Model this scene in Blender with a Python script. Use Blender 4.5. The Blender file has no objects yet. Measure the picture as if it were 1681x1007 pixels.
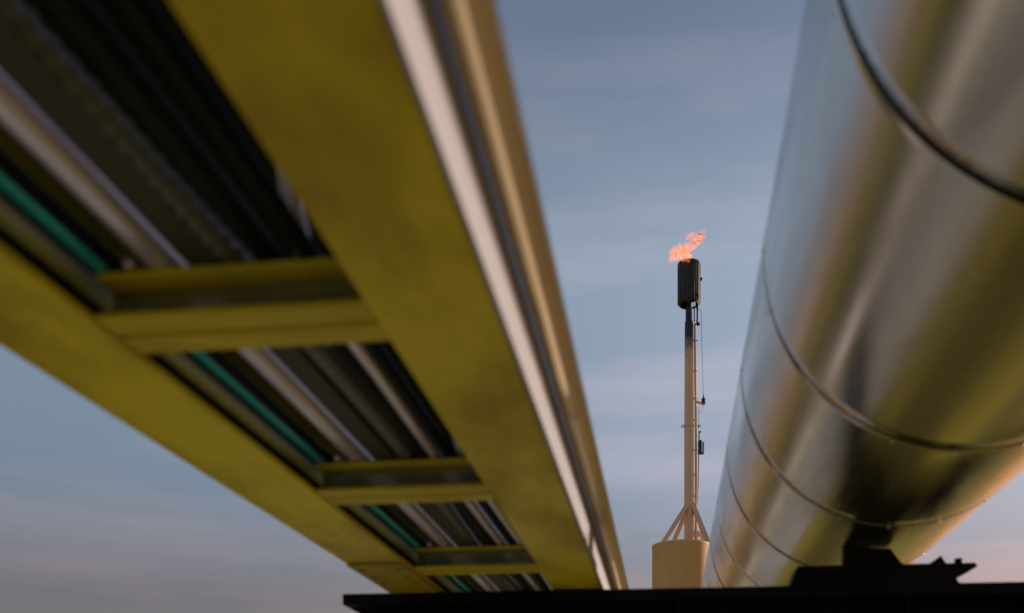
import bpy, bmesh, math, random
from mathutils import Vector, Matrix
R = math.radians
rnd = random.Random(7)
SC = bpy.context.scene
COL = SC.collection

# ------------------------------------------------------------------ camera, sky, sun, exposure
S = 0.7                      # one rack unit in metres
H = 0.5                      # camera height above the ground
YAW = R(7.0)
PX0 = 902.0                  # picture column of the optical axis (the frame is a shifted crop)
cam_d = bpy.data.cameras.new('camera')
cam = bpy.data.objects.new('camera', cam_d); COL.objects.link(cam)
cam.location = (0, 0, H); cam.rotation_euler = (R(90), 0, YAW)
cam_d.sensor_width = 36; cam_d.lens = 34.27; cam_d.shift_y = 0.45; cam_d.shift_x = -0.0366
cam_d.clip_start = 0.05; cam_d.clip_end = 6000
cam_d.dof.use_dof = True; cam_d.dof.focus_distance = 46.0; cam_d.dof.aperture_fstop = 2.3
SC.camera = cam

SUN_EL = R(3.3)
SUN_AZ = R(55.0)             # to the right of +Y (clockwise seen from above)
world = bpy.data.worlds.new('World'); SC.world = world; world.use_nodes = True
wn = world.node_tree.nodes; wl = world.node_tree.links
wn.clear()
sky = wn.new('ShaderNodeTexSky'); sky.sky_type = 'NISHITA'; sky.sun_disc = False
sky.sun_elevation = SUN_EL; sky.sun_rotation = SUN_AZ
sky.air_density = 1.0; sky.dust_density = 1.0; sky.ozone_density = 2.0
bg = wn.new('ShaderNodeBackground'); bg.inputs[1].default_value = 0.122
wo = wn.new('ShaderNodeOutputWorld')
# thin streaks of evening cloud, stretched along the horizon
tc = wn.new('ShaderNodeTexCoord')
mp = wn.new('ShaderNodeMapping'); mp.inputs['Scale'].default_value = (1.0, 1.0, 6.5); mp.inputs['Rotation'].default_value = (0.02, 0.03, 0.4)
nz = wn.new('ShaderNodeTexNoise'); nz.inputs['Scale'].default_value = 2.2; nz.inputs['Detail'].default_value = 5; nz.inputs['Roughness'].default_value = 0.5
rp = wn.new('ShaderNodeValToRGB'); rp.color_ramp.elements[0].position = 0.44; rp.color_ramp.elements[1].position = 0.64
rp.color_ramp.elements[0].color = (0, 0, 0, 1); rp.color_ramp.elements[1].color = (1, 1, 1, 1)
sv = wn.new('ShaderNodeMath'); sv.operation = 'MULTIPLY'; sv.inputs[1].default_value = 0.85
mx = wn.new('ShaderNodeMix'); mx.data_type = 'RGBA'; mx.blend_type = 'MULTIPLY'
mx.inputs[7].default_value = (1.46, 1.22, 1.14, 1)
wl.new(tc.outputs['Generated'], mp.inputs[0]); wl.new(mp.outputs[0], nz.inputs['Vector'])
wl.new(nz.outputs[0], rp.inputs[0]); wl.new(rp.outputs[0], sv.inputs[0]); wl.new(sv.outputs[0], mx.inputs[0])
# evening tint by elevation: lavender low down, a pale veil in the middle, deeper blue towards the zenith
sz = wn.new('ShaderNodeSeparateXYZ'); wl.new(tc.outputs['Generated'], sz.inputs[0])
tr_ = wn.new('ShaderNodeValToRGB'); te = tr_.color_ramp.elements
for i, (p_, c_) in enumerate(((0.0, (0.50, 0.31, 0.34)), (0.17, (0.54, 0.365, 0.40)), (0.29, (0.93, 0.73, 0.73)), (0.46, (1.50, 1.10, 0.96)), (0.62, (0.98, 0.76, 0.73)), (1.0, (0.92, 0.90, 0.95)))):
    q_ = te[i] if i < 2 else te.new(p_)
    q_.position = p_; q_.color = (*[v/2 for v in c_], 1)
wl.new(sz.outputs[2], tr_.inputs[0])
tm = wn.new('ShaderNodeVectorMath'); tm.operation = 'MULTIPLY'; wl.new(sky.outputs[0], tm.inputs[0]); wl.new(tr_.outputs[0], tm.inputs[1])
t2_ = wn.new('ShaderNodeVectorMath'); t2_.operation = 'SCALE'; t2_.inputs['Scale'].default_value = 2.0; wl.new(tm.outputs[0], t2_.inputs[0])
wl.new(t2_.outputs[0], mx.inputs[6]); wl.new(mx.outputs[2], bg.inputs[0]); wl.new(bg.outputs[0], wo.inputs[0])

sun_d = bpy.data.lights.new('sun', 'SUN'); sun = bpy.data.objects.new('sun', sun_d); COL.objects.link(sun)
sun_d.energy = 2.0; sun_d.angle = R(1.0); sun_d.color = (1.0, 0.80, 0.62)
sd = Vector((math.sin(SUN_AZ)*math.cos(SUN_EL), math.cos(SUN_AZ)*math.cos(SUN_EL), math.sin(SUN_EL)))
sun.rotation_euler = sd.to_track_quat('Z', 'Y').to_euler()
sun.location = (10, 5, 12)

SC.view_settings.view_transform = 'Standard'; SC.view_settings.look = 'None'
SC.view_settings.exposure = 1.66; SC.view_settings.gamma = 1.0; SC.view_settings.use_curve_mapping = False
SC.render.engine = 'CYCLES'
SC.cycles.use_denoising = True

# ------------------------------------------------------------------ helpers
def P(x, y, z): return Vector((x*S, y*S, H + z*S))       # rack units (camera = origin) -> metres

class MB:
    def __init__(self): self.bm = bmesh.new()
    def box(self, x0, x1, y0, y1, z0, z1):               # metres
        vs = [self.bm.verts.new((x, y, z)) for z in (z0, z1) for y in (y0, y1) for x in (x0, x1)]
        for f in ((0,2,3,1),(4,5,7,6),(0,1,5,4),(2,6,7,3),(0,4,6,2),(1,3,7,5)):
            self.bm.faces.new([vs[i] for i in f])
        return self
    def ubox(self, x0, x1, y0, y1, z0, z1):              # rack units
        return self.box(x0*S, x1*S, y0*S, y1*S, H+z0*S, H+z1*S)
    def tube(self, pts, r, n=12, cap=True, radii=None):
        pts = [Vector(p) for p in pts]; rings = []
        for i, p in enumerate(pts):
            d = (pts[min(i+1, len(pts)-1)] - pts[max(i-1, 0)]).normalized()
            a = d.cross(Vector((0, 0, 1)))
            if a.length < 1e-3: a = d.cross(Vector((0, 1, 0)))
            a.normalize(); b = d.cross(a).normalized()
            rr = radii[i] if radii else r
            rings.append([self.bm.verts.new(p + (a*math.cos(t) + b*math.sin(t))*rr)
                          for t in (2*math.pi*k/n for k in range(n))])
        for q, w in zip(rings, rings[1:]):
            for k in range(n):
                f = self.bm.faces.new((q[k], q[(k+1) % n], w[(k+1) % n], w[k])); f.smooth = True
        if cap:
            self.bm.faces.new(rings[0][::-1]); self.bm.faces.new(rings[-1])
        return self
    def prism(self, poly, axis, a, b):                   # poly: list of 2-D points; axis 'x','y','z' = extrusion
        def v(p, t):
            return {'y': (p[0], t, p[1]), 'x': (t, p[0], p[1]), 'z': (p[0], p[1], t)}[axis]
        A = [self.bm.verts.new(v(p, a)) for p in poly]; B = [self.bm.verts.new(v(p, b)) for p in poly]
        n = len(poly)
        self.bm.faces.new(A[::-1]); self.bm.faces.new(B)
        for k in range(n): self.bm.faces.new((A[k], A[(k+1) % n], B[(k+1) % n], B[k]))
        return self
    def lathe_y(self, cx, cz, prof, n=96):               # prof: list of (y, r), axis along y
        rings = [[self.bm.verts.new((cx + r*math.sin(t), y, cz - r*math.cos(t)))
                  for t in (2*math.pi*k/n for k in range(n))] for y, r in prof]
        for q, w in zip(rings, rings[1:]):
            for k in range(n):
                f = self.bm.faces.new((q[k], q[(k+1) % n], w[(k+1) % n], w[k])); f.smooth = True
        return self
    def lathe_z(self, cx, cy, prof, n=48, cap=False):    # prof: list of (z, r)
        rings = [[self.bm.verts.new((cx + r*math.cos(t), cy + r*math.sin(t), z))
                  for t in (2*math.pi*k/n for k in range(n))] for z, r in prof]
        for q, w in zip(rings, rings[1:]):
            for k in range(n):
                f = self.bm.faces.new((q[k], q[(k+1) % n], w[(k+1) % n], w[k])); f.smooth = True
        if cap:
            self.bm.faces.new(rings[0][::-1]); self.bm.faces.new(rings[-1])
        return self
    def ball(self, c, r, sx=1, sy=1, sz=1, sub=2):
        m = Matrix.Translation(c) @ Matrix.Diagonal((sx, sy, sz, 1))
        g = bmesh.ops.create_icosphere(self.bm, subdivisions=sub, radius=r, matrix=m)
        for v in g['verts']:
            for f in v.link_faces: f.smooth = True
        return self
    def build(self, name, mat, parent=None, bevel=0.0, seg=2):
        bmesh.ops.recalc_face_normals(self.bm, faces=self.bm.faces)
        me = bpy.data.meshes.new(name); self.bm.to_mesh(me); self.bm.free()
        me.materials.append(mat)
        o = bpy.data.objects.new(name, me); COL.objects.link(o)
        if parent is not None:
            o.parent = parent; o.matrix_parent_inverse = parent.matrix_basis.inverted()
        if bevel:
            b = o.modifiers.new('bevel', 'BEVEL'); b.width = bevel; b.segments = seg; b.limit_method = 'ANGLE'
            b.harden_normals = False
        return o

def empty(name, loc):
    o = bpy.data.objects.new(name, None); COL.objects.link(o); o.location = loc; o.empty_display_size = 0.2
    return o
def tag(o, label=None, cat=None, group=None, kind=None):
    for k, v in (('label', label), ('category', cat), ('group', group), ('kind', kind)):
        if v: o[k] = v
    return o
def dup(o, parent=None, dloc=(0, 0, 0)):
    c = o.copy(); COL.objects.link(c); c.location = Vector(o.location) + Vector(dloc)
    if parent is not None and c.parent is not parent:
        c.parent = parent; c.matrix_parent_inverse = parent.matrix_basis.inverted()
    return c

# ------------------------------------------------------------------ materials
def mat(name, base, rough=0.5, metal=0.0, var=None, vscale=(1, 1, 1), vamt=0.5, vlo=0.4, vhi=0.65,
        bump=0.0, bscale=60, rvar=0.0, coat=0.0, spec=None, aniso=0.0):
    m = bpy.data.materials.new(name); m.use_nodes = True
    n = m.node_tree.nodes; l = m.node_tree.links; b = n['Principled BSDF']
    b.inputs['Base Color'].default_value = (*base, 1); b.inputs['Roughness'].default_value = rough
    b.inputs['Metallic'].default_value = metal
    if coat: b.inputs['Coat Weight'].default_value = coat; b.inputs['Coat Roughness'].default_value = 0.15
    if spec is not None: b.inputs['Specular IOR Level'].default_value = spec
    g = n.new('ShaderNodeTexCoord')
    if var:
        mp = n.new('ShaderNodeMapping'); mp.inputs['Scale'].default_value = vscale
        t = n.new('ShaderNodeTexNoise'); t.inputs['Scale'].default_value = 1.0; t.inputs['Detail'].default_value = 6; t.inputs['Roughness'].default_value = 0.6
        r = n.new('ShaderNodeMapRange'); r.inputs['From Min'].default_value = vlo; r.inputs['From Max'].default_value = vhi
        r.inputs['To Max'].default_value = vamt
        x = n.new('ShaderNodeMix'); x.data_type = 'RGBA'
        x.inputs[6].default_value = (*base, 1); x.inputs[7].default_value = (*var, 1)
        l.new(g.outputs['Object'], mp.inputs[0]); l.new(mp.outputs[0], t.inputs['Vector']); l.new(t.outputs[0], r.inputs[0])
        l.new(r.outputs[0], x.inputs[0]); l.new(x.outputs[2], b.inputs['Base Color'])
        if rvar:
            q = n.new('ShaderNodeMapRange'); q.inputs['From Min'].default_value = 0.3; q.inputs['From Max'].default_value = 0.7
            q.inputs['To Min'].default_value = max(0.02, rough - rvar); q.inputs['To Max'].default_value = rough + rvar
            l.new(t.outputs[0], q.inputs[0]); l.new(q.outputs[0], b.inputs['Roughness'])
    if bump:
        t2 = n.new('ShaderNodeTexNoise'); t2.inputs['Scale'].default_value = bscale; t2.inputs['Detail'].default_value = 3
        bp = n.new('ShaderNodeBump'); bp.inputs['Strength'].default_value = bump; bp.inputs['Distance'].default_value = 0.01
        l.new(g.outputs['Object'], t2.inputs['Vector']); l.new(t2.outputs[0], bp.inputs['Height']); l.new(bp.outputs[0], b.inputs['Normal'])
    return m

M = {}
M['yellow'] = mat('yellow_paint', (0.80, 0.66, 0.025), 0.42, spec=0.12, var=(0.42, 0.32, 0.025), vscale=(4, 1.8, 4), vamt=0.9, vlo=0.42, vhi=0.66, bump=0.06, bscale=40, rvar=0.08)
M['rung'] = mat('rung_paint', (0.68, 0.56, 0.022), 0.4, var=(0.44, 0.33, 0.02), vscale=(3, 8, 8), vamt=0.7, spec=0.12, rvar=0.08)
M['olive'] = mat('dark_olive_paint', (0.04, 0.035, 0.008), 0.6, var=(0.025, 0.022, 0.006), vscale=(6, 1, 6))
M['ribbed'] = mat('grey_ribbed_plastic', (0.14, 0.13, 0.12), 0.4)
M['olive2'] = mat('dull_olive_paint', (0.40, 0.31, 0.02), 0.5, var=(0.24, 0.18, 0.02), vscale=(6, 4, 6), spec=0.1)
M['web'] = mat('dull_galvanised_web', (0.42, 0.44, 0.40), 0.24, 0.85, var=(0.26, 0.27, 0.23), vscale=(3, 8, 8), vamt=0.7, rvar=0.06)
M['web_shade'] = mat('dark_green_web_shade', (0.010, 0.026, 0.020), 0.5, spec=0.2)
M['cladding'] = mat('aluminium_cladding', (0.66, 0.66, 0.65), 0.24, 1.0, var=(0.52, 0.49, 0.44), vscale=(7, 1.2, 7), vamt=0.6, bump=0.03, bscale=7, rvar=0.09)
M['cladding_tan'] = mat('weathered_tan_cladding', (0.78, 0.63, 0.42), 0.42, 0.1, var=(0.6, 0.47, 0.3), vscale=(9, 1.2, 9), vamt=0.6, bump=0.03, bscale=30)
M['pale_pipe'] = mat('pale_grey_cladding', (0.34, 0.34, 0.42), 0.4, 0.0, var=(0.27, 0.27, 0.32), coat=0.2, vscale=(9, 1.0, 9), vamt=0.5, bump=0.03, bscale=30)
M['seam'] = mat('dark_sealant', (0.010, 0.011, 0.014), 0.7, spec=0.1)
M['rivet'] = mat('bright_rivet', (0.8, 0.78, 0.74), 0.3, 1.0)
M['black'] = mat('black_steel', (0.004, 0.004, 0.007), 0.65, var=(0.010, 0.008, 0.006), vscale=(4, 4, 4), vamt=0.6, spec=0.12)
M['deck'] = mat('dark_deck', (0.008, 0.011, 0.008), 0.7, var=(0.03, 0.03, 0.012), vscale=(8, 1, 8), spec=0.2)
M['white'] = mat('white_pipe_paint', (0.92, 0.93, 0.95), 0.28, 0.0, var=(0.66, 0.68, 0.72), vscale=(8, 2, 8), vamt=0.4)
M['teal'] = mat('teal_pipe_paint', (0.03, 0.62, 0.70), 0.3, 0.2, var=(0.02, 0.42, 0.50), vscale=(8, 2, 8), vamt=0.5)
M['pink'] = mat('pale_pink_pipe', (0.86, 0.78, 0.88), 0.32, 0.6, var=(0.6, 0.52, 0.62), vscale=(8, 2, 8), vamt=0.5)
M['cable'] = mat('black_cable_jacket', (0.006, 0.009, 0.007), 0.6, spec=0.12)
M['cream'] = mat('cream_flare_paint', (0.72, 0.47, 0.30), 0.6, var=(0.55, 0.34, 0.2), vscale=(0.9, 0.9, 0.25), vamt=0.5, bump=0.1, bscale=14)
M['soot'] = mat('sooty_steel', (0.008, 0.009, 0.017), 0.6, var=(0.028, 0.022, 0.026), vscale=(5, 5, 0.8), vamt=0.6)
M['dark'] = mat('dark_fitting', (0.02, 0.022, 0.024), 0.5)
M['grey'] = mat('grey_fitting', (0.35, 0.33, 0.28), 0.45)
M['porcelain'] = mat('brown_porcelain', (0.03, 0.022, 0.02), 0.25)

# mast: cream paint blackened by soot towards the burner
m = bpy.data.materials.new('sooted_mast_paint'); m.use_nodes = True
n = m.node_tree.nodes; l = m.node_tree.links; b = n['Principled BSDF']; b.inputs['Roughness'].default_value = 0.6
g = n.new('ShaderNodeTexCoord'); sx = n.new('ShaderNodeSeparateXYZ'); l.new(g.outputs['Object'], sx.inputs[0])
t = n.new('ShaderNodeTexNoise'); t.inputs['Scale'].default_value = 2.5; t.inputs['Detail'].default_value = 5; l.new(g.outputs['Object'], t.inputs['Vector'])
ad = n.new('ShaderNodeMath'); ad.operation = 'MULTIPLY_ADD'; ad.inputs[1].default_value = 1.6; l.new(t.outputs[0], ad.inputs[0]); l.new(sx.outputs[2], ad.inputs[2])
mr = n.new('ShaderNodeMapRange'); mr.interpolation_type = 'SMOOTHSTEP'; mr.inputs['From Min'].default_value = 19.9; mr.inputs['From Max'].default_value = 21.4
l.new(ad.outputs[0], mr.inputs[0])
x = n.new('ShaderNodeMix'); x.data_type = 'RGBA'; x.inputs[6].default_value = (0.72, 0.47, 0.30, 1); x.inputs[7].default_value = (0.016, 0.018, 0.028, 1)
l.new(mr.outputs[0], x.inputs[0]); l.new(x.outputs[2], b.inputs['Base Color'])
M['mast'] = m

# ground: flowering field, yellow with green and bare soil patches
m = bpy.data.materials.new('yellow_meadow'); m.use_nodes = True
n = m.node_tree.nodes; l = m.node_tree.links; b = n['Principled BSDF']; b.inputs['Roughness'].default_value = 0.95
b.inputs['Specular IOR Level'].default_value = 0.1
g = n.new('ShaderNodeTexCoord')
t = n.new('ShaderNodeTexNoise'); t.inputs['Scale'].default_value = 0.35; t.inputs['Detail'].default_value = 9; t.inputs['Roughness'].default_value = 0.65
r = n.new('ShaderNodeValToRGB'); e = r.color_ramp.elements
e[0].position = 0.36; e[0].color = (0.26, 0.20, 0.02, 1); e[1].position = 0.60; e[1].color = (0.76, 0.64, 0.06, 1)
t2 = n.new('ShaderNodeTexNoise'); t2.inputs['Scale'].default_value = 30; t2.inputs['Detail'].default_value = 5
bp = n.new('ShaderNodeBump'); bp.inputs['Strength'].default_value = 0.8; bp.inputs['Distance'].default_value = 0.1
gm = n.new('ShaderNodeMapping'); gm.inputs['Scale'].default_value = (1.6, 0.25, 1); l.new(g.outputs['Object'], gm.inputs[0])
l.new(gm.outputs[0], t.inputs['Vector']); l.new(g.outputs['Object'], t2.inputs['Vector']); l.new(t.outputs[0], r.inputs[0]); l.new(r.outputs[0], b.inputs['Base Color'])
l.new(t2.outputs[0], bp.inputs['Height']); l.new(bp.outputs[0], b.inputs['Normal'])
sx = n.new('ShaderNodeSeparateXYZ'); l.new(g.outputs['Object'], sx.inputs[0])
wv = n.new('ShaderNodeMath'); wv.operation = 'MULTIPLY_ADD'; wv.inputs[1].default_value = 0.5; l.new(t.outputs[0], wv.inputs[0]); l.new(sx.outputs[0], wv.inputs[2])
bnd = n.new('ShaderNodeValToRGB'); e = bnd.color_ramp.elements       # mown dark strip beside the pale bounce strip, then flowering field
e[0].position = 0.0; e[0].color = (0, 0, 0, 1); e[1].position = 1.0; e[1].color = (0, 0, 0, 1)
for p_, v_ in ((0.46, 0), (0.50, 0.9), (0.60, 0.9), (0.64, 0), (0.70, 0), (0.74, 0.7), (0.80, 0.7), (0.84, 0)):
    q_ = e.new(p_); q_.color = (v_, v_, v_, 1)
sc2 = n.new('ShaderNodeMapRange'); sc2.inputs['From Min'].default_value = -3.0; sc2.inputs['From Max'].default_value = 4.0
l.new(wv.outputs[0], sc2.inputs[0]); l.new(sc2.outputs[0], bnd.inputs[0])
mg = n.new('ShaderNodeMix'); mg.data_type = 'RGBA'; mg.inputs[7].default_value = (0.12, 0.11, 0.02, 1)
l.new(bnd.outputs[0], mg.inputs[0]); l.new(r.outputs[0], mg.inputs[6]); l.new(mg.outputs[2], b.inputs['Base Color'])
M['ground'] = m
M['bounce_strip'] = mat('pale_bounce_sand', (0.76, 0.71, 0.60), 0.9, var=(0.60, 0.55, 0.45), vscale=(2, 2, 2), vamt=0.7, bump=0.5, bscale=40, spec=0.1)

# flame
m = bpy.data.materials.new('gas_flame'); m.use_nodes = True
n = m.node_tree.nodes; l = m.node_tree.links; n.clear()
out = n.new('ShaderNodeOutputMaterial'); em = n.new('ShaderNodeEmission'); tr = n.new('ShaderNodeBsdfTransparent'); ms = n.new('ShaderNodeMixShader')
g = n.new('ShaderNodeTexCoord'); t = n.new('ShaderNodeTexNoise'); t.inputs['Scale'].default_value = 5.5; t.inputs['Detail'].default_value = 7; t.inputs['Roughness'].default_value = 0.7
t.inputs['Distortion'].default_value = 0.6
cr = n.new('ShaderNodeValToRGB'); e = cr.color_ramp.elements
e[0].position = 0.35; e[0].color = (1.0, 0.13, 0.02, 1); e[1].position = 0.68; e[1].color = (1.0, 0.36, 0.08, 1)
em.inputs[1].default_value = 0.72
lw = n.new('ShaderNodeLayerWeight'); lw.inputs[0].default_value = 0.5
inv = n.new('ShaderNodeMath'); inv.operation = 'SUBTRACT'; inv.inputs[0].default_value = 1.0
l.new(lw.outputs['Facing'], inv.inputs[1])
pw = n.new('ShaderNodeMath'); pw.operation = 'POWER'; pw.inputs[1].default_value = 1.5; l.new(inv.outputs[0], pw.inputs[0])
mr = n.new('ShaderNodeMapRange'); mr.inputs['From Min'].default_value = 0.36; mr.inputs['From Max'].default_value = 0.66; l.new(t.outputs[0], mr.inputs[0])
mu = n.new('ShaderNodeMath'); mu.operation = 'MULTIPLY'; l.new(pw.outputs[0], mu.inputs[0]); l.new(mr.outputs[0], mu.inputs[1])
sc_ = n.new('ShaderNodeMath'); sc_.operation = 'MULTIPLY'; sc_.inputs[1].default_value = 0.36; l.new(mu.outputs[0], sc_.inputs[0])
l.new(g.outputs['Object'], t.inputs['Vector']); l.new(t.outputs[0], cr.inputs[0]); l.new(cr.outputs[0], em.inputs[0])
fz = n.new('ShaderNodeSeparateXYZ'); l.new(g.outputs['Object'], fz.inputs[0])
fr = n.new('ShaderNodeMapRange'); fr.inputs['From Min'].default_value = 0.1; fr.inputs['From Max'].default_value = 1.25; fr.inputs['To Min'].default_value = 1.0; fr.inputs['To Max'].default_value = 0.30
l.new(fz.outputs[2], fr.inputs[0]); fm_ = n.new('ShaderNodeMath'); fm_.operation = 'MULTIPLY'; l.new(sc_.outputs[0], fm_.inputs[0]); l.new(fr.outputs[0], fm_.inputs[1])
l.new(fm_.outputs[0], ms.inputs[0]); l.new(tr.outputs[0], ms.inputs[1]); l.new(em.outputs[0], ms.inputs[2]); l.new(ms.outputs[0], out.inputs[0])
M['flame'] = m

# ------------------------------------------------------------------ ground
gb = MB(); gb.bm.faces.new([gb.bm.verts.new(v) for v in ((-3000, -3000, 0), (3000, -3000, 0), (3000, 3000, 0), (-3000, 3000, 0))])
tag(gb.build('ground', M['ground']), kind='structure')
gb = MB(); gb.bm.faces.new([gb.bm.verts.new(v) for v in ((-2.4, -60, 0.004), (-0.35, -60, 0.004), (-0.35, 200, 0.004), (-2.4, 200, 0.004))])
tag(gb.build('pale_bounce_strip', M['bounce_strip']), kind='structure')  # unseen pale strip added to bounce neutral light up onto the pipes

# ------------------------------------------------------------------ black cross beam that carries the rack
YB = 5.43                                   # rack units: near face of the beam
sup = empty('support_beam', P(-0.3, YB + 0.12, 0) * 1.0); sup.location.z = 0
tag(sup, 'black steel cross beam along the bottom carrying the yellow bridge and the pipes', 'beam')
XL, XR = -1.86, 4.2
MB().ubox(XL, XR, YB, YB + 0.26, 0.930, 0.993).build('top_flange', M['black'], sup, 0.004)
MB().ubox(XL + 0.24, XR, YB + 0.115, YB + 0.145, 0.80, 0.930).build('web', M['black'], sup)
MB().ubox(XL + 0.24, XR, YB + 0.02, YB + 0.24, 0.75, 0.80).build('bottom_flange', M['black'], sup, 0.004)
# tapered end bracket under the free end
MB().prism([((XL + 0.02)*S, H + 0.930*S), ((XL + 0.24)*S, H + 0.930*S), ((XL + 0.24)*S, H + 0.78*S), ((XL + 0.22)*S, H + 0.78*S)], 'y', (YB + 0.11)*S, (YB + 0.15)*S).build('end_gusset', M['black'], sup)
for xx in (-1.35, 2.6):
    MB().ubox(xx - 0.11, xx + 0.11, YB + 0.03, YB + 0.23, -H/S - 0.02, 0.75).build('post', M['black'], sup, 0.004)
for k in range(8):
    xx = -1.2 + k*0.62
    MB().ubox(xx, xx + 0.016, YB + 0.01, YB + 0.115, 0.80, 0.930).build('stiffener', M['black'], sup)

# ------------------------------------------------------------------ yellow ladder-like steel bridge
br = empty('pipe_bridge', P(-0.97, 2.0, 1.0))
tag(br, 'yellow painted ladder-shaped steel bridge overhead with two wide beams and cross rungs', 'pipe bridge')
Y0, Y1 = -3.2, 19.0
def ibeam(x0, x1, zt):
    xm = (x0 + x1)/2; t = 0.022
    mb = MB()
    poly = [(x0, 1.0), (x1, 1.0), (x1, 1.0 + t), (xm + 0.014, 1.0 + t + 0.01), (xm + 0.014, zt - t - 0.01), (x1, zt - t), (x1, zt), (x0, zt),
            (x0, zt - t), (xm - 0.014, zt - t - 0.01), (xm - 0.014, 1.0 + t + 0.01), (x0, 1.0 + t)]
    return mb.prism([(a*S, H + b*S) for a, b in poly], 'y', Y0*S, Y1*S)
ZT = 1.30
ibeam(-0.650, -0.378, ZT).build('main_beam', M['yellow'], br, 0.003)
ibeam(-1.575, -1.285, ZT).build('main_beam', M['yellow'], br, 0.003)
RUNGS = [2.05 + 1.383*k for k in range(-3, 12)]
xa, xb = -1.415, -0.530
first = None
def channel(y, sgn):
    # C section: flanges point away from the web at y (sgn -1 = towards the camera)
    w, t, z0, z1 = 0.088, 0.014, 1.006, 1.112
    a, c = y, y + sgn*w
    lo, hi = min(a, c), max(a, c)
    mb = MB()
    if sgn < 0: poly = [(a, z0), (a, z1), (c, z1), (c, z1 - t), (a - t, z1 - t), (a - t, z0 + t), (c, z0 + t), (c, z0)]
    else:       poly = [(a, z0), (c, z0), (c, z0 + t), (a + t, z0 + t), (a + t, z1 - t), (c, z1 - t), (c, z1), (a, z1)]
    return mb.prism([(p*S, H + q*S) for p, q in poly], 'x', -1.282*S, -0.653*S)
rung_tmpl = []
for k, y in enumerate(RUNGS):
    if k == 0:
        r1 = channel(y + 0.086, -1).build('cross_member', M['rung'], br, 0.002)
        r2 = channel(y + 0.100, +1).build('cross_member', M['rung'], br, 0.002)
        rw = MB().ubox(-1.279, -0.656, y + 0.0675, y + 0.0715, 1.022, 1.096).build('web_plate', M['web'], br)
        rung_tmpl = [r1, r2, rw]
    else:
        for q in rung_tmpl: dup(q, br, (0, (y - RUNGS[0])*S, 0))
# flat stringer bar lying across the rungs
MB().ubox(-1.06, -0.985, Y0, Y1, 1.114, 1.126).build('stringer', M['olive'], br)
# bolted plate set as a darker patch under the left beam, just before the cross beam
pl_ = MB().ubox(-1.568, -1.29, 4.62, 5.38, 0.986, 0.9985).build('dark_plate', M['olive2'], br, 0.001)
bt = None
for yy in (4.72, 4.90, 5.08, 5.26):
    for xx in (-1.52, -1.34):
        c = P(xx, yy, 0.986)
        if bt is None:
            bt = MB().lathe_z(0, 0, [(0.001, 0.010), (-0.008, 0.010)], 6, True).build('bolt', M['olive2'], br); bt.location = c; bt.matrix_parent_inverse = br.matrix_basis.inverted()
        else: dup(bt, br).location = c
MB().ubox(-1.414, -1.408, Y0, Y1, 1.036, 1.262).build('web_shade_strip', M['web_shade'], br)  # dark strip over the left beam's inner web, shade put into its colour
# posts that lift the walkway
for y in RUNGS[::3]:
    for xx in (-1.43, -0.515):
        MB().ubox(xx - 0.022, xx + 0.022, y + 0.07, y + 0.114, ZT, 1.60).build('post', M['deck'], br)

# dark walkway deck above
wk = empty('walkway_deck', P(-1.4, 2.0, 1.6))
tag(wk, 'dark walkway of long planks above the cables of the yellow bridge', 'walkway')
W0 = -2.05; pw_ = 0.19; kx = 0
while W0 + pw_*(kx + 1) <= -0.66:
    x0 = W0 + kx*pw_
    MB().ubox(x0, x0 + pw_ - 0.012, Y0, Y1, 1.602 + (kx % 2)*0.006, 1.63).build('plank', M['deck'], wk)
    kx += 1
for y in RUNGS[::3]:
    MB().ubox(W0, -0.49, y + 0.075, y + 0.109, 1.63, 1.66).build('bearer', M['deck'], wk)

# ------------------------------------------------------------------ pipes and cables lying on the rungs
ZR = 1.113
def line_pipe(name, label, cat, x, r, m, group=None, wob=None, zoff=0.0, n=16):
    pts = []
    y = Y0
    while y <= Y1 + 1e-6:
        xx = x + (wob(y) if wob else 0)
        pts.append(P(xx, y, ZR + r + zoff)); y += 0.35
    o = MB().tube([p - P(x, 0, ZR) for p in pts], r*S, n).build(name, m)
    o.location = P(x, 0, ZR)
    tag(o, label, cat, group)
    return o
wp = line_pipe('white_pipe', 'thin white pipe nearest the left yellow beam', 'pipe', -1.365, 0.026, M['white'])
tp = line_pipe('teal_pipe', 'teal green painted pipe beside the thin white pipe', 'pipe', -1.268, 0.030, M['teal'])
pp = line_pipe('pink_pipe', 'pale pink pipe beside the yellow stringer bar on the rungs', 'pipe', -1.133, 0.036, M['pink'])
# saddle clamps holding the pink pipe
for y in RUNGS:
    c = MB().ball(P(-1.205, y + 0.01, ZR + 0.018), 0.016*S, sub=2).build('clamp_bolt', M['pink'], pp)
def wob2(y):
    k = (y - 2.05)/1.383
    return 0.03*math.sin(k*2.1) - 0.02
cc = MB()
pts = []; rad = []
y = Y0
while y < Y1:
    for dy, rr in ((0, 0.028), (0.014, 0.034), (0.03, 0.034), (0.044, 0.028)):
        pts.append(P(-0.955 + wob2(y + dy), y + dy, ZR + 0.035)); rad.append(rr*S)
    y += 0.052
o = MB().tube([p - P(-0.95, 0, ZR) for p in pts], 0, 10, radii=rad).build('ribbed_conduit', M['ribbed']); o.location = P(-0.95, 0, ZR)
tag(o, 'ribbed pale flexible conduit winding between the stringer bar and the black cables', 'conduit')
pts = [P(-0.84, 1.98, 1.60), P(-0.84, 2.02, 1.42), P(-0.838, 2.10, 1.25), P(-0.835, 2.2, 1.165), P(-0.832, 2.32, ZR + 0.022)]
y = 2.7
while y < Y1:
    pts.append(P(-0.825 + 0.02*math.sin(y*0.9 + 1.0), y, ZR + 0.022)); y += 0.35
o = MB().tube([p - P(-0.83, 2.3, ZR) for p in pts], 0.022*S, 14).build('pale_conduit', M['pink']); o.location = P(-0.83, 2.3, ZR)
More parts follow.
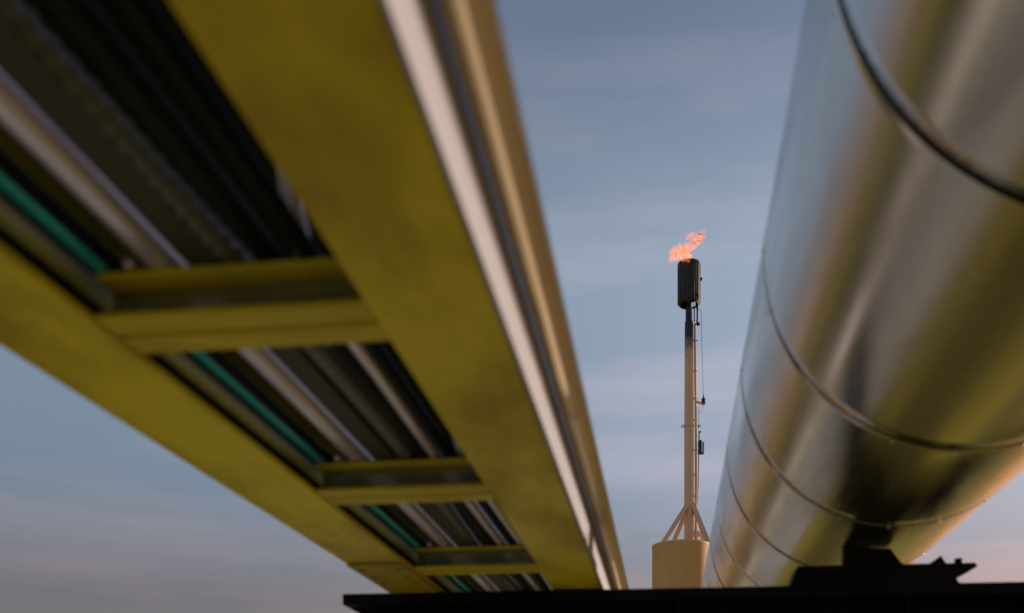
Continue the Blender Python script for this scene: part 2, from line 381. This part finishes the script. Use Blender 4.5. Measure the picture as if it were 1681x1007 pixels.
tag(o, 'pale conduit dropping from the walkway and running among the black cables', 'conduit')
pts = [P(-0.76, 3.22, 1.60), P(-0.76, 3.26, 1.42), P(-0.757, 3.34, 1.25), P(-0.753, 3.44, 1.165), P(-0.75, 3.58, ZR + 0.017)]
y = 3.9
while y < Y1:
    pts.append(P(-0.74 + 0.012*math.sin(y*0.9 + 2.0), y, ZR + 0.017)); y += 0.35
o = MB().tube([p - P(-0.75, 3.5, ZR) for p in pts], 0.017*S, 14).build('white_conduit', M['white']); o.location = P(-0.75, 3.5, ZR)
tag(o, 'white conduit dropping from the walkway close to the inner side of the right yellow beam', 'conduit')
for i, (x, r) in enumerate(((-0.890, 0.028), (-0.785, 0.022), (-0.69, 0.030))):
    line_pipe('power_cable', ('black power cable between the ribbed conduit and the pale conduit', 'black power cable between the pale conduit and the right yellow beam', 'thick black power cable nearest the inner edge of the right yellow beam')[i], 'cable', x, r, M['cable'], 'black cables on the yellow bridge',
              wob=lambda y, i=i: 0.008*math.sin(y*0.8 + i*2.0))
line_pipe('power_cable', 'thin black power cable between the teal pipe and the pale pink pipe', 'cable', -1.235, 0.016, M['cable'], 'black cables on the yellow bridge')

# ------------------------------------------------------------------ two slim clad pipes beside the right beam
def slim(name, label, x, r, m, seams, zb=1.0):
    root = empty(name, P(x, YB, 1.0)); tag(root, label, 'pipe')
    ys = [Y0] + seams + [Y1]
    for a, b in zip(ys, ys[1:]):
        MB().lathe_y(x*S, H + (zb + r)*S, [(a*S, r*S*0.9), (a*S, r*S), ((a + 0.012)*S, r*S*1.03), ((a + 0.024)*S, r*S), ((b - 0.004)*S, r*S), ((b - 0.004)*S, r*S*0.9)], 40).build('cladding_sheet', m, root)
    for s in seams:
        MB().lathe_y(x*S, H + (zb + r)*S, [((s - 0.006)*S, r*S*0.985), ((s + 0.002)*S, r*S*0.985)], 40).build('seam_strip', M['seam'], root)
    return root
slim('tan_pipe', 'tan clad slim pipe running along the outer right side of the yellow bridge', -0.314, 0.0445, M['cladding_tan'], [-1.4, 3.22, 7.3, 11.3, 15.3], 1.156)
fp = MB().ubox(-0.3765, -0.364, Y0, Y1, 1.0, 1.245).build('fascia_plate', M['pale_pipe'], br, 0.001); fp['label'] = 'pale grey fascia plate along the right beam'
for y in (-0.8, 7.2, 11.2, 15.2):
    MB().ubox(-0.364, -0.275, y, y + 0.04, 1.138, 1.155).build('pipe_bracket', M['yellow'], br)

# ------------------------------------------------------------------ big aluminium clad pipe
CX, CZ, RR = 1.153, 2.00, 0.786
bp_ = empty('insulated_pipe', P(CX, YB, CZ - RR)); tag(bp_, 'huge shiny aluminium clad pipe on the right with ring seams', 'pipe')
SEAMS = [-0.34, 1.08, 2.35, 3.89, 5.06, 6.29, 7.54, 8.74, 9.79, 10.86, 11.92, 13.06, 14.34]
ys = [-3.2] + SEAMS + [19.0]
rot_off = [rnd.uniform(-0.0008, 0.0008) for _ in ys]
for i, (a, b) in enumerate(zip(ys, ys[1:])):
    r0 = RR*S; cx = (CX + rot_off[i])*S; cz = H + (CZ + rot_off[-i - 1])*S
    prof = [(a*S + 0.006, r0*0.9985), (a*S + 0.006, r0*1.0010), (a*S + 0.025, r0*1.0010),
            (a*S + 0.05, r0*0.9995), ((a + b)/2*S, r0*1.0005), (b*S - 0.05, r0*1.0), (b*S - 0.0075, r0*1.0), (b*S - 0.007, r0*0.9985)]
    MB().lathe_y(cx, cz, prof, 128).build('cladding_sheet', M['cladding'], bp_)
for s in SEAMS:
    MB().lathe_y(CX*S, H + CZ*S, [(s*S - 0.0105, RR*S*1.0007), (s*S + 0.009, RR*S*1.0007)], 96).build('seam_strip', M['seam'], bp_)
rv = None
for s in SEAMS[:8]:
    for k in range(20):
        t = 2*math.pi*(k + 0.2)/20
        c = Vector((CX*S - RR*S*1.001*math.sin(t), s*S + 0.034, H + CZ*S - RR*S*1.001*math.cos(t)))
        if rv is None:
            rv = MB().ball(Vector((0, 0, 0)), 0.0042, sub=2).build('rivet', M['rivet'], bp_); rv.location = c
            rv.matrix_parent_inverse = bp_.matrix_basis.inverted()
        else:
            q = dup(rv, bp_); q.location = c
# longitudinal lap of each sheet near the crown, out of sight of the rings
for i, (a, b) in enumerate(zip(ys, ys[1:])):
    t = 2.3 + 0.25*(i % 3)
    mb = MB(); N = 5
    pr = [((CX*S - (RR*S + d)*math.sin(t + dt)), H + CZ*S - (RR*S + d)*math.cos(t + dt)) for dt, d in ((0, 0.0), (0, 0.002), (0.03, 0.002), (0.06, 0.002), (0.06, 0.0))]
    mb.prism(pr, 'y', a*S + 0.03, b*S - 0.015).build('lap_strip', M['cladding'], bp_)

# ------------------------------------------------------------------ black saddle between beam and big pipe
sd_ = empty('pipe_saddle', P(1.2, YB + 0.13, 1.0)); tag(sd_, 'black steel saddle on the cross beam under the big shiny pipe', 'saddle')
def ZX(pts): return [(a*S, H + b*S) for a, b in pts]
MB().prism(ZX([(0.62, 1.0), (0.66, 1.112), (0.68, 1.112), (1.60, 1.112), (1.61, 1.09), (1.50, 1.03), (1.52, 1.0)]), 'y', (YB + 0.03)*S, (YB + 0.23)*S).build('base_block', M['black'], sd_, 0.002)
arc = [(CX + (RR + 0.004)*math.sin(t), CZ - (RR + 0.004)*math.cos(t)) for t in [R(-17 + 2*k) for k in range(10)]]
MB().prism(ZX([(1.24, 1.1125), (0.92, 1.1125)] + arc), 'y', (YB + 0.09)*S, (YB + 0.17)*S).build('cradle_plate', M['black'], sd_)
MB().prism(ZX([(1.36, 1.1125), (1.475, 1.1125), (1.44, 1.168)]), 'y', (YB + 0.10)*S, (YB + 0.14)*S).build('gusset', M['black'], sd_)
for xx in (1.52,):
    MB().lathe_z(xx*S, (YB + 0.06)*S, [(H + 1.113*S, 0.016), (H + 1.14*S, 0.016)], 6, True).build('bolt', M['black'], sd_)
sup.rotation_euler.z = R(1.3); sd_.rotation_euler.z = R(1.3); sd_.location.y += 0.034*S; sd_.location.z -= 0.006*S; sd_.location.x += 0.04*S

# ------------------------------------------------------------------ flare stack in the distance
YC = 45.0; mpp = YC/1600.0
right = Vector((math.cos(YAW), math.sin(YAW), 0)); fwd = Vector((-math.sin(YAW), math.cos(YAW), 0))
base = fwd*YC + right*((1131 - PX0)*mpp)
fl = empty('flare_stack', base)
tag(fl, 'tan flare stack with tank base and sooty black burner under the orange flame', 'flare stack')
def F(px, py, d=0.0):                          # flare drawing: offsets from the mast in metres (d = away from the viewer)
    return base + right*((px - 1131)*mpp) + fwd*d + Vector((0, 0, H + (1260 - py)*mpp))
def FZ(py): return H + (1260 - py)*mpp
tc_ = base + right*(-12*mpp); TR = 48.3*mpp
MB().lathe_z(tc_.x, tc_.y, [(0, TR), (FZ(900), TR), (FZ(899.7), TR + 0.02), (FZ(897), TR + 0.02), (FZ(897), TR - 0.04), (FZ(900), TR - 0.05), (FZ(900), 0.01)], 96).build('tank', M['cream'], fl)
MB().lathe_z(base.x, base.y, [(FZ(900), 8.0*mpp), (FZ(700), 7.6*mpp), (FZ(535), 6.9*mpp), (FZ(529), 6.6*mpp), (FZ(527), 5.6*mpp), (FZ(505), 5.4*mpp)], 40).build('mast', M['mast'], fl)
def strut(a, b, w=0.2, mt='cream'):
    a, b = Vector(a), Vector(b); d = (b - a).normalized(); s = d.cross(fwd).normalized(); u = s.cross(d).normalized()
    mb = MB(); vs = []
    for p in (a, b):
        for i, j in ((-1, -1), (1, -1), (1, 1), (-1, 1)): vs.append(mb.bm.verts.new(p + s*(i*w/2) + u*(j*w/2)))
    for f in ((0,1,2,3),(7,6,5,4),(0,4,5,1),(1,5,6,2),(2,6,7,3),(3,7,4,0)): mb.bm.faces.new([vs[i] for i in f])
    return mb.build('strut', M[mt], fl)
def rim(a): return tc_ + right*(TR*0.93*math.cos(R(a))) + fwd*(TR*0.93*math.sin(R(a))) + Vector((0, 0, FZ(898)))
strut(F(1127, 831, -0.15), rim(-139)); strut(F(1136, 829, -0.15), rim(-22)); strut(F(1130, 833, 0.18), rim(110))
hole = [(1148.0 + 3.2*math.cos(R(a)), 884 + 3.2*math.sin(R(a))) for a in range(180, 361, 30)]
pl = [(1137, 871.5), (1157, 871.5), (1157, 900), (1151.2, 900)] + [(x_, y_) for x_, y_ in hole[::-1]] + [(1144.8, 900), (1137, 900)]
mb = MB()
A = [mb.bm.verts.new(F(x_, y_, 0.02)) for x_, y_ in pl]; B = [mb.bm.verts.new(F(x_, y_, 0.08)) for x_, y_ in pl]
mb.bm.faces.new(A[::-1]); mb.bm.faces.new(B)
for k in range(len(pl)): mb.bm.faces.new((A[k], A[(k+1) % len(pl)], B[(k+1) % len(pl)], B[k]))
mb.build('gusset_plate', M['cream'], fl)
MB().tube([F(1142.3, 872, -0.02), F(1142.0, 700, -0.02), F(1140.6, 532, -0.02)], 2.0*mpp, 10).build('riser_pipe', M['cream'], fl)
MB().tube([F(1139.4, 530, -0.08), F(1139.4, 507, -0.08)], 0.9*mpp, 8).build('pilot_pipe', M['soot'], fl)
MB().tube([F(1144.3, 505, -0.05), F(1144.3, 532, -0.05), F(1145.6, 535, -0.05), F(1147.5, 534.5, -0.05), F(1147.5, 531, -0.05)], 1.7*mpp, 10).build('pilot_pipe', M['soot'], fl)
MB().tube([F(1147.5, 534.5, -0.05), F(1141, 533, -0.03)], 1.1*mpp, 8).build('pipe_elbow', M['soot'], fl)
# wind shield: vertical plates bent to a drum, two small openings
mb = MB(); nseg = 28; rows = [(FZ(502), 15.2*mpp), (FZ(499), 18.2*mpp), (FZ(497), 18.5*mpp), (FZ(489), 18.5*mpp), (FZ(470), 18.5*mpp), (FZ(450), 18.5*mpp), (FZ(434), 18.5*mpp)]
rings = []
for z, r_ in rows:
    rings.append([base + right*(r_*math.cos(2*math.pi*(k + .5)/nseg)) + fwd*(r_*math.sin(2*math.pi*(k + .5)/nseg)) + Vector((0, 0, z)) for k in range(nseg)])
V = [[mb.bm.verts.new(p) for p in q] for q in rings]
for i in range(len(rows) - 1):
    for k in range(nseg):
        k2 = (k + 1) % nseg
        c = (rings[i][k] + rings[i][k2])/2 - base
        px = c.dot(right)/mpp; front = c.dot(fwd) < 0
        if i == 2 and 7 < px < 13:
            if front: mb.bm.faces.new((V[i][k], V[i][k2], V[i+1][k2]))
            continue
        if i == 1 and (-18.5 < px < -16.5) : continue
        mb.bm.faces.new((V[i][k], V[i][k2], V[i+1][k2], V[i+1][k]))
ws = mb.build('wind_shield', M['soot'], fl)
sm = ws.modifiers.new('wall', 'SOLIDIFY'); sm.thickness = 0.03; sm.offset = -1
for k in range(0, nseg, 2):
    a = 2*math.pi*(k + .5)/nseg; d_ = right*math.cos(a) + fwd*math.sin(a)
    p = base + d_*(18.6*mpp)
    MB().tube([p + Vector((0, 0, FZ(499))), p + Vector((0, 0, FZ(435)))], 0.014, 6).build('shield_seam', M['soot'], fl)
MB().lathe_z(base.x, base.y, [(FZ(506), 4*mpp), (FZ(438), 4.5*mpp)], 24, True).build('burner_tube', M['soot'], fl)
MB().ball(F(1151, 459, 0), 2.6*mpp, sz=1.15).tube([F(1148, 459, 0), F(1151, 459, 0)], 1.6*mpp, 8).build('igniter', M['dark'], fl)
MB().tube([F(1151.0, 512, 0.0), F(1152.4, 580, 0.0), F(1154.6, 650, 0.0)], 0.011, 6).build('wire', M['dark'], fl)
MB().tube([F(1148, 508, 0.0), F(1151.0, 512, 0.0)], 0.012, 6).build('wire', M['dark'], fl)
# bracket with insulator
strut(F(1142, 660, -0.02), F(1156.5, 665, -0.02), 0.085).name = 'bracket'
ins = [(FZ(665), .03)]
for q in range(3):
    z = 663.5 - q*3.2
    ins += [(FZ(z), .05), (FZ(z - .5), .105), (FZ(z - 2.0), .10), (FZ(z - 2.6), .05)]
ins += [(FZ(653), .03), (FZ(649), .025)]
p = F(1154.8, 0); MB().lathe_z(p.x, p.y, ins, 16, True).build('insulator', M['porcelain'], fl)
MB().tube([F(1154, 666), F(1153, 672), F(1151, 676), F(1147.5, 677.5)], 0.010, 6).build('wire', M['grey'], fl)
MB().tube([F(1147.3, 668), F(1147.3, 730)], 0.016, 6).build('wire', M['grey'], fl)
for x0, s_ in ((1122, -1), (1146.8, 1)):
    mb = MB(); mb.tube([F(x0 + s_*1.0 + 2.0*math.cos(R(a)), 700 + 1.8*math.sin(R(a))) for a in range(0, 361, 30)], 0.018, 6, cap=False); mb.build('lifting_eye', M['dark'], fl)
MB().lathe_z(base.x, base.y, [(FZ(701.5), 7.7*mpp), (FZ(701.4), 8.3*mpp), (FZ(698.6), 8.3*mpp), (FZ(698.5), 7.6*mpp)], 40).build('clamp_band', M['mast'], fl)
for py in (560, 610, 655, 690, 740, 780, 815):
    a_, b_ = F(1136, py - 1, -0.06), F(1145, py + 1, -0.06)
    mb = MB(); mb.tube([F(1136, py, -0.03), F(1144.6, py, -0.03)], 0.035, 6); mb.build('pipe_clip', M['cream'] if py > 600 else M['soot'], fl)
def fbox(name, px0, px1, py0, py1, d0, d1, m_, bev=0.01):
    mb = MB(); vs = [mb.bm.verts.new(F(px, py, d)) for py in (py1, py0) for d in (d0, d1) for px in (px0, px1)]
    for f in ((0,2,3,1),(4,5,7,6),(0,1,5,4),(2,6,7,3),(0,4,6,2),(1,3,7,5)): mb.bm.faces.new([vs[i] for i in f])
    return mb.build(name, M[m_], fl, bev)
fbox('control_box', 1146, 1151.5, 724, 746, -0.12, 0.08, 'dark')
fbox('box_plate', 1153, 1155.6, 726.5, 745, -0.10, 0.06, 'grey')
fbox('box_foot', 1146, 1155, 744, 746.2, -0.10, 0.06, 'dark')
fbox('box_neck', 1146.5, 1148.3, 712, 725, -0.06, 0.02, 'dark')
MB().ball(F(1149.4, 709.5), 1.8*mpp).build('lamp', M['dark'], fl)
MB().tube([F(1147, 714), F(1149.4, 709.5)], 0.03, 6).build('lamp_arm', M['grey'], fl)
MB().tube([F(1147, 746), F(1146.6, 770), F(1146.0, 800), F(1144.5, 830)], 0.022, 6).build('cable', M['dark'], fl)

# gas flame streaming from the burner
mb = MB()
blobs = [(1122, 430, 9, 1.0), (1127, 434, 6, 1.2), (1111, 416, 11, 1.0), (1105, 421, 7.5, 1.2), (1108, 408, 8, .9), (1118, 417, 9.5, .9), (1126, 409, 9.5, 1.0), (1133, 401, 10, .9),
         (1141, 394, 9.5, .85), (1148, 388, 9, .8), (1153, 383, 6.5, .8), (1138, 408, 8, .8), (1131, 391, 7, 1.0), (1146, 399, 7, .9), (1136, 384, 6, .9), (1150, 391, 8, .9)]
from mathutils import noise as mn
for px, py, r_, sz in blobs:
    c = F(px, py, -0.5 if py > 428 else rnd.uniform(-0.2, 0.2)); rr = r_*0.93*mpp
    g_ = bmesh.ops.create_icosphere(mb.bm, subdivisions=4, radius=1.0)
    sh = Matrix.Rotation(R(40), 3, 'Y')
    off = Vector((px*.37, py*.21, r_))
    for v in g_['verts']:
        d_ = v.co.normalized(); k = 1.0 + 0.55*mn.noise(d_*1.7 + off) + 0.3*mn.noise(d_*4.5 + off)
        v.co = c + right*(d_.x*rr*k + d_.z*rr*k*0.35) + fwd*(d_.y*rr*k*0.7) + Vector((0, 0, d_.z*rr*k*sz))
        for f in v.link_faces: f.smooth = True
fo = F(1125, 428)
for v in mb.bm.verts: v.co -= fo
fm = mb.build('gas_flame', M['flame']); fm.location = fo
tag(fm, 'orange gas flame blowing sideways from the top of the black burner', 'flame')
